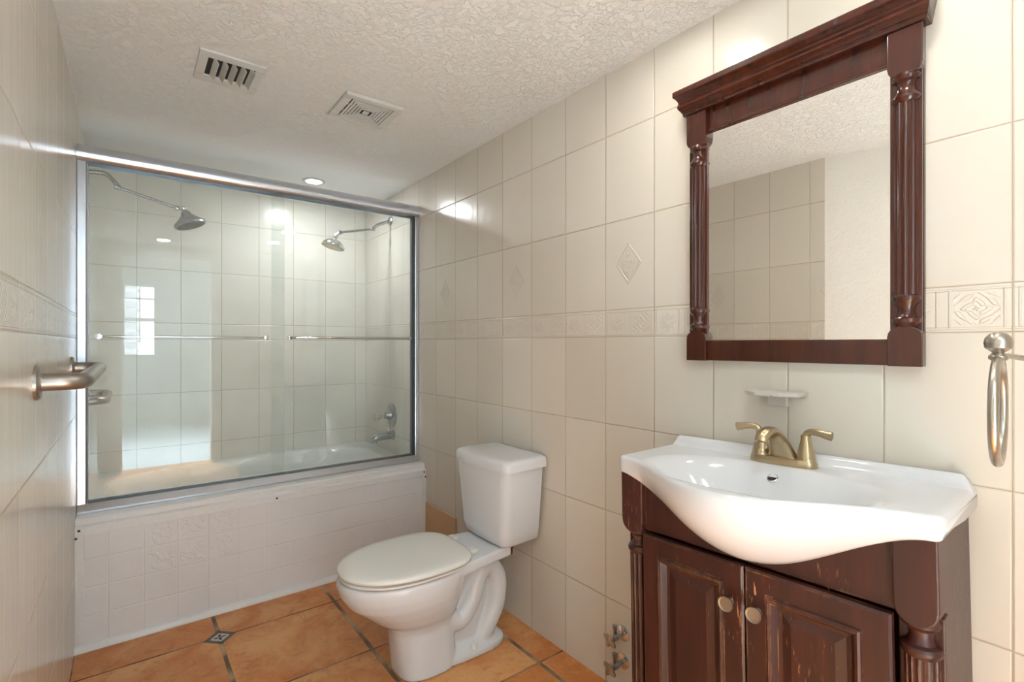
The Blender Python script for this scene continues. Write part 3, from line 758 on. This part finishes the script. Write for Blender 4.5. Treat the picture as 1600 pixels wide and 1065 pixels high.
def door(a0, a1, h0, h1, knob_a):
    d = empty('door'); d.parent = e
    fw = 0.048; b0, b1 = DC-0.012, DC+0.006
    bm = boxes((a0, a0+fw, b0, b1, h0, h1), (a1-fw, a1, b0, b1, h0, h1), (a0+fw, a1-fw, b0, b1, h1-fw, h1), (a0+fw, a1-fw, b0, b1, h0, h0+fw))
    bpy.data.objects.remove(d)
    bm.free()
    # frame, moulding and sunk field in one stepped surface
    steps = [(0.0, b0), (0.0, b1-0.004), (0.004, b1), (0.044, b1), (0.046, b1+0.004), (0.050, b1+0.006), (0.055, b1+0.004), (0.060, b1-0.003), (0.064, b1-0.009), (0.072, b1-0.010), (0.090, b1-0.006)]
    bm = BM(); rr = []
    for ins, b in steps:
        rr.append([(a0+ins, b, h0+ins), (a1-ins, b, h0+ins), (a1-ins, b, h1-ins), (a0+ins, b, h1-ins)])
    rings(bm, rr)
    dd = link_mesh('door', bm, M_WOODC, e)
    kh = -0.296
    bm = BM(); lathe(bm, [(0.008, b1), (0.0065, b1+0.003), (0.0055, b1+0.012), (0.008, b1+0.016), (0.0155, b1+0.019), (0.0165, b1+0.022), (0.0155, b1+0.0245), (0.0130, b1+0.0240), (0.0125, b1+0.0225), (0.001, b1+0.0225)], (knob_a, 0, kh), 'y', 36)
    link_mesh('knob', bm, M_NICKEL, dd, True, angle=30)
ac = (A0+A1)/2
door(ac+0.0015, A1-PWD-0.002, BOT+0.145, -0.212, ac+0.030)
door(A0+PWD+0.002, ac-0.0015, BOT+0.145, -0.212, ac-0.030)

# ------------------------------------------------------------------ sink
WS = 0.6704
es = empty('sink', mat4=VM(), label='white ceramic vanity sink with a bowed belly front on the cabinet', cat='sink')
def g_(a):
    s = abs(a-WS/2)/0.325
    return 0.0 if s >= 1 else (0.5+0.5*math.cos(PI*s))
NA = 110
bm = BM(); cols = []
R0, RC = 0.014, 0.030
for i in range(NA+1):
    tt = i/NA; a = WS*(0.5-0.5*math.cos(PI*tt))*0.35+WS*tt*0.65
    m = min(a, WS-a)
    ins = R0-math.sqrt(max(0, R0*R0-(R0-m)**2)) if m < R0 else 0.0
    cor = RC-math.sqrt(max(0, RC*RC-(RC-m)**2)) if m < RC else 0.0
    g = g_(a)
    B = 0.288+0.142*g-ins*0.6-cor*0.8
    T = 0.043+0.130*g**0.85
    lipk = min(1, m/0.02); lipk = lipk*lipk*(3-2*lipk)
    top = -0.024-ins; bot = -0.024-T+ins
    sec = []
    sec.append((0.0+ins*0.3, -0.062))
    sec.append((0.0+ins*0.3, -0.006+(-0.018)*(1-lipk)-ins))
    nb = 54
    rb = 0.010
    for j in range(nb+1):
        b = 0.004+(B-rb-0.004)*j/nb
        k = max(0, min(1, (0.040-b)/0.022)); k = k*k*(3-2*k)
        h = top+0.024*k*lipk
        if b < 0.008: h -= 0.003
        cb_, sb = 0.245, 0.150
        rho = (abs((a-WS/2)/0.262)**2.3+abs((b-cb_)/sb)**2.3)**(1/2.3)
        s = max(0, min(1, (1-rho)/0.80)); s = s*s*(3-2*s)
        h -= 0.115*s
        sec.append((b, h))
    for t in range(1, 7):
        an = PI/2*t/6; sec.append((B-rb+rb*math.sin(an), top-rb+rb*math.cos(an)))
    # outer face: convex belly going down and back to the cabinet front
    Bb = 0.280-ins
    h0 = top-rb
    for t in range(1, 15):
        q = t/14
        an = q*PI/2
        bb = Bb+(B-Bb)*(math.cos(an)**0.85 if q < 1 else 0)
        hh = h0+(bot-h0)*(q**(1.0-0.12*g))
        lk = max(0.0, 1-g/0.12)
        bb = bb*(1-lk)+lk*(Bb+(B-Bb)*(1 if q < 0.8 else max(0, 1-((q-0.8)/0.2)**2)))
        sec.append((bb, hh))
    sec.append((0.24, max(bot, -0.0655-0.0) if g < 0.02 else bot+0.0))
    sec.append((0.12, -0.064))
    cols.append([bm.verts.new((a, b, h)) for b, h in sec])
n = len(cols[0])
for i in range(NA):
    for j in range(n):
        k = (j+1) % n
        bm.faces.new((cols[i][j], cols[i+1][j], cols[i+1][k], cols[i][k]))
bm.faces.new(cols[0]); bm.faces.new(cols[-1][::-1])
link_mesh('basin', bm, M_PORC, es, True, angle=60)
# overflow
bm = BM(); oc = (0.336, 0.130, -0.0485); od = Vector((0.0, 0.62, 0.78))
lathe(bm, [(0.0125, -0.004), (0.0125, 0.0015), (0.0105, 0.003), (0.0095, 0.0015), (0.0095, -0.002)], oc, tuple(od), 28)
ov = link_mesh('overflow_ring', bm, M_CHROME, es, True)
bm = BM(); lathe(bm, [(0.0094, -0.003), (0.0094, 0.0008), (0.001, 0.001)], oc, tuple(od), 24)
link_mesh('overflow_hole', bm, M_DARK, es, True)
bm = BM(); lathe(bm, [(0.024, 0.0), (0.022, 0.004), (0.014, 0.004), (0.013, 0.002), (0.001, 0.003)], (WS/2, 0.245, -0.1395), 'z', 28)
link_mesh('drain', bm, M_CHROME, es, True)

# ------------------------------------------------------------------ faucet
FA, FB, FH = 0.338, 0.068, -0.0245
ef = empty('faucet', mat4=VM(FA, FB, FH), label='antique brass two-handle faucet on the sink deck', cat='faucet')
bm = BM(); rr = []
def stad(w, d, h, n=36):
    out = []
    for j in range(n):
        t = 2*PI*j/n; c_, s_ = math.cos(t), math.sin(t)
        out.append((math.copysign(abs(c_)**0.55, c_)*w, math.copysign(abs(s_)**0.8, s_)*d, h))
    return out
rings(bm, [stad(0.076, 0.027, 0.0), stad(0.077, 0.028, 0.003), stad(0.075, 0.026, 0.014), stad(0.072, 0.024, 0.018)])
link_mesh('base_plate', bm, M_BRASS, ef, True)
bm = BM(); rr = []
path = smooth_path([(0, -0.004, 0.008), (0, 0.004, 0.030), (0, 0.022, 0.058), (0, 0.050, 0.080), (0, 0.080, 0.086), (0, 0.104, 0.078), (0, 0.116, 0.066)], 5)
wid = [0.040, 0.030, 0.021, 0.0175, 0.0165, 0.0155, 0.013]; dep = [0.022, 0.019, 0.015, 0.012, 0.0115, 0.011, 0.009]
m = len(path)
for i, p in enumerate(path):
    f = i/(m-1)*(len(wid)-1); k = min(int(f), len(wid)-2); f -= k
    w_ = wid[k]*(1-f)+wid[k+1]*f; d_ = dep[k]*(1-f)+dep[k+1]*f
    T = (path[min(i+1, m-1)]-path[max(i-1, 0)]).normalized(); A = Vector((1, 0, 0)); Bv = T.cross(A)
    rr.append([p+A*math.cos(2*PI*j/24)*w_+Bv*math.sin(2*PI*j/24)*d_ for j in range(24)])
rings(bm, rr)
sp = link_mesh('spout', bm, M_BRASS, ef, True)
bm = BM(); lathe(bm, [(0.010, -0.004), (0.0115, -0.004), (0.0115, 0.010), (0.010, 0.012)], (0, 0.108, 0.056), 'z', 20)
link_mesh('aerator', bm, M_BRASS, sp, True)
for s in (-1, 1):
    hx = s*0.052
    bm = BM(); lathe(bm, [(0.0215, 0.014), (0.021, 0.020), (0.0205, 0.0225)], (hx, 0, 0), 'z', 28)
    lathe(bm, [(0.019, 0.0225), (0.019, 0.028), (0.0165, 0.040), (0.013, 0.054), (0.0105, 0.066), (0.0105, 0.074)], (hx, 0, 0), 'z', 28)
    pth = smooth_path([(hx, 0, 0.060), (hx+s*0.001, 0.001, 0.074), (hx+s*0.010, 0.003, 0.083), (hx+s*0.028, 0.005, 0.084), (hx+s*0.046, 0.006, 0.081), (hx+s*0.058, 0.006, 0.079)], 5)
    mm = len(pth)
    rad = []
    for i in range(mm):
        f = i/(mm-1); rad.append(0.0105-0.0035*math.sin(min(1, f/0.55)*PI/2)+(0.004*max(0, (f-0.5)/0.5)) if i < mm-1 else 0.0075)
    tube(bm, pth, rad, 18, flat=0.9)
    link_mesh('lever_handle', bm, M_BRASS, ef, True)

# ------------------------------------------------------------------ soap dish
sy_, sz_ = 0.605, 1.066
e = empty('soap_dish', (RX, sy_, sz_), label='grey clear soap dish mounted on the tile under the mirror', cat='soap dish'); p0 = (RX, sy_, sz_)
bm = BM()
def dish(w, d, z, ch=0.022, bk=0.002):
    return [(RX-bk, sy_-w, z), (RX-d+ch, sy_-w, z), (RX-d, sy_-w+ch*1.6, z), (RX-d, sy_+w-ch*1.6, z), (RX-d+ch, sy_+w, z), (RX-bk, sy_+w, z)]
rings(bm, [dish(0.060, 0.076, sz_-0.006), dish(0.064, 0.080, sz_-0.003), dish(0.066, 0.082, sz_+0.004), dish(0.063, 0.079, sz_+0.0045, bk=0.006), dish(0.058, 0.074, sz_+0.001, bk=0.010)])
loc(link_mesh('dish_plate', bm, M_ACRYLIC, e), p0)
bm = boxes((RX-0.026, RX, sy_-0.027, sy_+0.027, sz_-0.034, sz_-0.005))
loc(link_mesh('bracket', bm, M_ACRYLIC, e, bevel=0.005, segs=3), p0)
bm = BM(); lathe(bm, [(0.001, -0.003), (0.003, -0.002), (0.0035, 0.0)], (RX-0.0775, sy_-0.012, sz_-0.001), 'x', 12)
loc(link_mesh('screw', bm, M_BLACK, e, True), p0)

# ------------------------------------------------------------------ mirror
MY0, MY1, MZ0, MZ1 = 0.3063, 0.8600, 1.1435, 1.862
FXm = 1.311
e = empty('wall_mirror', (RX, (MY0+MY1)/2, MZ0), label='rectangular wall mirror in a carved mahogany frame above the sink', cat='mirror'); p0 = (RX, (MY0+MY1)/2, MZ0)
PW = 0.062
gy0, gy1, gz0, gz1 = MY0+PW-0.002, MY1-PW+0.002, MZ0+0.058, 1.797
def L(o): return loc(o, p0)
L(link_mesh('mirror_glass', boxes((1.325, 1.329, gy0-0.005, gy1+0.005, gz0-0.006, gz1+0.006)), M_MIRROR, e))
L(link_mesh('backing', boxes((1.3292, RX-0.0005, MY0+0.003, MY1-0.003, MZ0+0.003, MZ1)), M_WOODM, e))
L(link_mesh('bottom_rail', boxes((FXm+0.003, 1.3292, MY0+PW, MY1-PW, MZ0+0.001, gz0)), M_WOODM, e, bevel=0.0015))
L(link_mesh('top_frieze', boxes((FXm+0.010, 1.3292, MY0+PW, MY1-PW, gz1+0.006, MZ1)), M_WOODM, e))
bm = boxes((FXm+0.006, 1.3292, MY0+PW, MY1-PW, gz1, gz1+0.008)); L(link_mesh('inner_bead', bm, M_WOODM, e, bevel=0.002))
for y0_, y1_ in ((MY0, MY0+PW), (MY1-PW, MY1)):
    cy_ = (y0_+y1_)/2; hw_ = PW/2
    L(link_mesh('stile', boxes((FXm+0.008, 1.3292, y0_+0.004, y1_-0.002, MZ0+0.05, 1.83)), M_WOODM, e, bevel=0.001))
    # lower corner block with arched top
    poly = [(y0_, MZ0), (y0_, MZ0+0.063)]+[(cy_-hw_*math.cos(t*PI/12)*0.98, MZ0+0.065+0.022*math.sin(t*PI/12)) for t in range(13)]+[(y1_, MZ0+0.063), (y1_, MZ0)]
    bm = BM(); prism(bm, poly, 'x', FXm-0.006, 1.3292); L(link_mesh('lower_block', bm, M_WOODM, e, bevel=0.002))
    poly = [(y0_, MZ1), (y0_, 1.782)]+[(cy_-hw_*math.cos(t*PI/12)*0.98, 1.780-0.022*math.sin(t*PI/12)) for t in range(13)]+[(y1_, 1.782), (y1_, MZ1)]
    bm = BM(); prism(bm, poly, 'x', FXm-0.006, 1.3292); L(link_mesh('upper_block', bm, M_WOODM, e, bevel=0.002))
    cx_ = FXm+0.012
    bm = BM(); r0 = 0.0215
    lathe(bm, [(0.018, 1.768), (0.0235, 1.766), (0.0265, 1.759), (0.0245, 1.752), (0.018, 1.748), (0.0165, 1.738), (0.0195, 1.728), (0.0235, 1.722), (0.0268, 1.715), (0.0245, 1.708), (0.0215, 1.705)], (cx_, cy_, 0), 'z', 40)
    L(link_mesh('turned_capital', bm, M_WOODM, e, True))
    bm = BM(); lathe(bm, [(0.0215, 1.296), (0.0255, 1.293), (0.0268, 1.287), (0.0245, 1.281), (0.0165, 1.270), (0.0155, 1.258), (0.0195, 1.250), (0.0262, 1.245), (0.0265, 1.237), (0.022, 1.232), (0.018, 1.226)], (cx_, cy_, 0), 'z', 40)
    L(link_mesh('turned_base', bm, M_WOODM, e, True))
    bm = BM(); fluted(bm, cx_, cy_, 1.294, 1.707, r0, 14, amp=0.002)
    L(link_mesh('fluted_column', bm, M_WOODM, e))
# crown
prof = [(1.338, 1.862), (1.300, 1.862), (1.300, 1.868)]
prof += [(1.300-0.006*t/4, 1.868+0.004*math.sin(t/4*PI/2)) for t in range(1, 5)]
for t in range(0, 9):       # ogee
    q = t/8; prof.append((1.294-0.020*q-0.0062*math.sin(2*PI*q), 1.874+0.036*q))
prof += [(1.270, 1.911), (1.268, 1.914), (1.268, 1.926), (1.270, 1.929), (1.338, 1.929)]
bm = BM()
def crown_sec(k):
    out = []
    for (x, z) in prof:
        over = (1.318-x)*0.42 if x < 1.33 else 0.0
        y = (MY0-over-0.001) if k == 0 else (MY1+over+0.001)
        if x >= 1.33:
            y = (MY0-(0.02 if z > 1.9 else 0.008)) if k == 0 else (MY1+(0.02 if z > 1.9 else 0.008))
        out.append((x, y, z))
    return out
rings(bm, [crown_sec(0), crown_sec(1)])
L(link_mesh('crown_moulding', bm, M_WOODM, e, True, angle=30))

# ------------------------------------------------------------------ towel ring
tb = Vector((1.117, 0.165, 1.193))
e = empty('towel_ring', (RX, 0.09, 1.13), label='satin nickel towel ring with ball finial at the right of the mirror', cat='towel ring'); p0 = (RX, 0.09, 1.13)
bm = BM(); lathe(bm, [(0.002, 0.018), (0.010, 0.0155), (0.0165, 0.008), (0.018, 0.0), (0.0165, -0.008), (0.010, -0.0135), (0.007, -0.016), (0.0095, -0.018), (0.012, -0.021), (0.012, -0.026), (0.008, -0.029)], tuple(tb), 'z', 32)
loc(link_mesh('ball_finial', bm, M_NICKEL, e, True), p0)
bm = BM(); tube(bm, smooth_path([tuple(tb+Vector((0.004, -0.002, -0.020))), (1.16, 0.150, 1.170), (1.24, 0.120, 1.158), (1.30, 0.10, 1.142), (RX, 0.09, 1.135)], 6), [0.0045]*24+[0.0055], 14)
loc(link_mesh('arm', bm, M_NICKEL, e, True), p0)
bm = BM(); lathe(bm, [(0.026, 0.0), (0.026, -0.006), (0.014, -0.014), (0.007, -0.018)], (RX, 0.09, 1.135), 'x', 28)
loc(link_mesh('wall_flange', bm, M_NICKEL, e, True), p0)
bm = BM(); rc_ = 0.083; cz_ = tb.z-0.027-rc_; dirv = Vector((0.985, 0.075, 0)).normalized()
pts = [(tb.x+dirv.x*rc_*math.sin(2*PI*j/64), tb.y+dirv.y*rc_*math.sin(2*PI*j/64), cz_+rc_*math.cos(2*PI*j/64)) for j in range(64)]
tube(bm, pts, 0.0068, 16, closed=True)
loc(link_mesh('ring', bm, M_NICKEL, e, True), p0)

# ------------------------------------------------------------------ shut-off valves beside cabinet
def stop_valve(z, label):
    y = 1.125
    e = empty('shutoff_valve', (RX, y, z), label=label, cat='valve', group=None); p0 = (RX, y, z)
    bm = BM(); lathe(bm, [(0.026, 0.0), (0.025, -0.004), (0.012, -0.007), (0.008, -0.008)], (RX, y, z), 'x', 24)
    loc(link_mesh('escutcheon', bm, M_CHROME, e, True), p0)
    bm = BM(); lathe(bm, [(0.008, -0.004), (0.008, -0.03), (0.012, -0.032), (0.012, -0.056), (0.006, -0.058), (0.005, -0.068)], (RX, y, z), 'x', 16)
    lathe(bm, [(0.006, 0.0), (0.006, 0.03), (0.009, 0.03), (0.009, 0.042)], (RX-0.044, y, z), 'z', 12)
    loc(link_mesh('valve_body', bm, M_DULLCHROME, e, True), p0)
    bm = BM(); rr = []
    n = 60
    for r_, h_ in ((0.010, -0.064), (0.019, -0.066), (0.021, -0.070), (0.019, -0.074), (0.008, -0.077)):
        rr.append([(RX+h_, y+math.cos(2*PI*j/n+0.5)*r_*(1+0.36*math.cos(4*2*PI*j/n)), z+math.sin(2*PI*j/n+0.5)*r_*(1+0.36*math.cos(4*2*PI*j/n))) for j in range(n)])
    rings(bm, rr); loc(link_mesh('handle', bm, M_NICKEL, e, True), p0)
stop_valve(0.205, 'small chrome shutoff valve left of the vanity, the upper one')
stop_valve(0.110, 'small chrome shutoff valve left of the vanity, the lower one near the floor')

# ------------------------------------------------------------------ distant building outside the window
e = empty('apartment_building', (-14, -200, -30), label='pale high-rise building outside the window, seen reflected in the shower glass', cat='building'); p0 = (-14, -200, -30)
M_BLD = simple('pale_concrete', srgb(214, 216, 220), 0.8); 
loc(link_mesh('tower', boxes((-30, 2.2, -215, -200, -30, 60)), M_BLD, e), p0)
bm = BM()
for k in range(26): box(bm, -29, 2.6, -200, -198.5, -28+k*3.3, -27.2+k*3.3)
loc(link_mesh('balcony_slabs', bm, simple('white_slab', srgb(250, 250, 250), 0.8), e), p0)
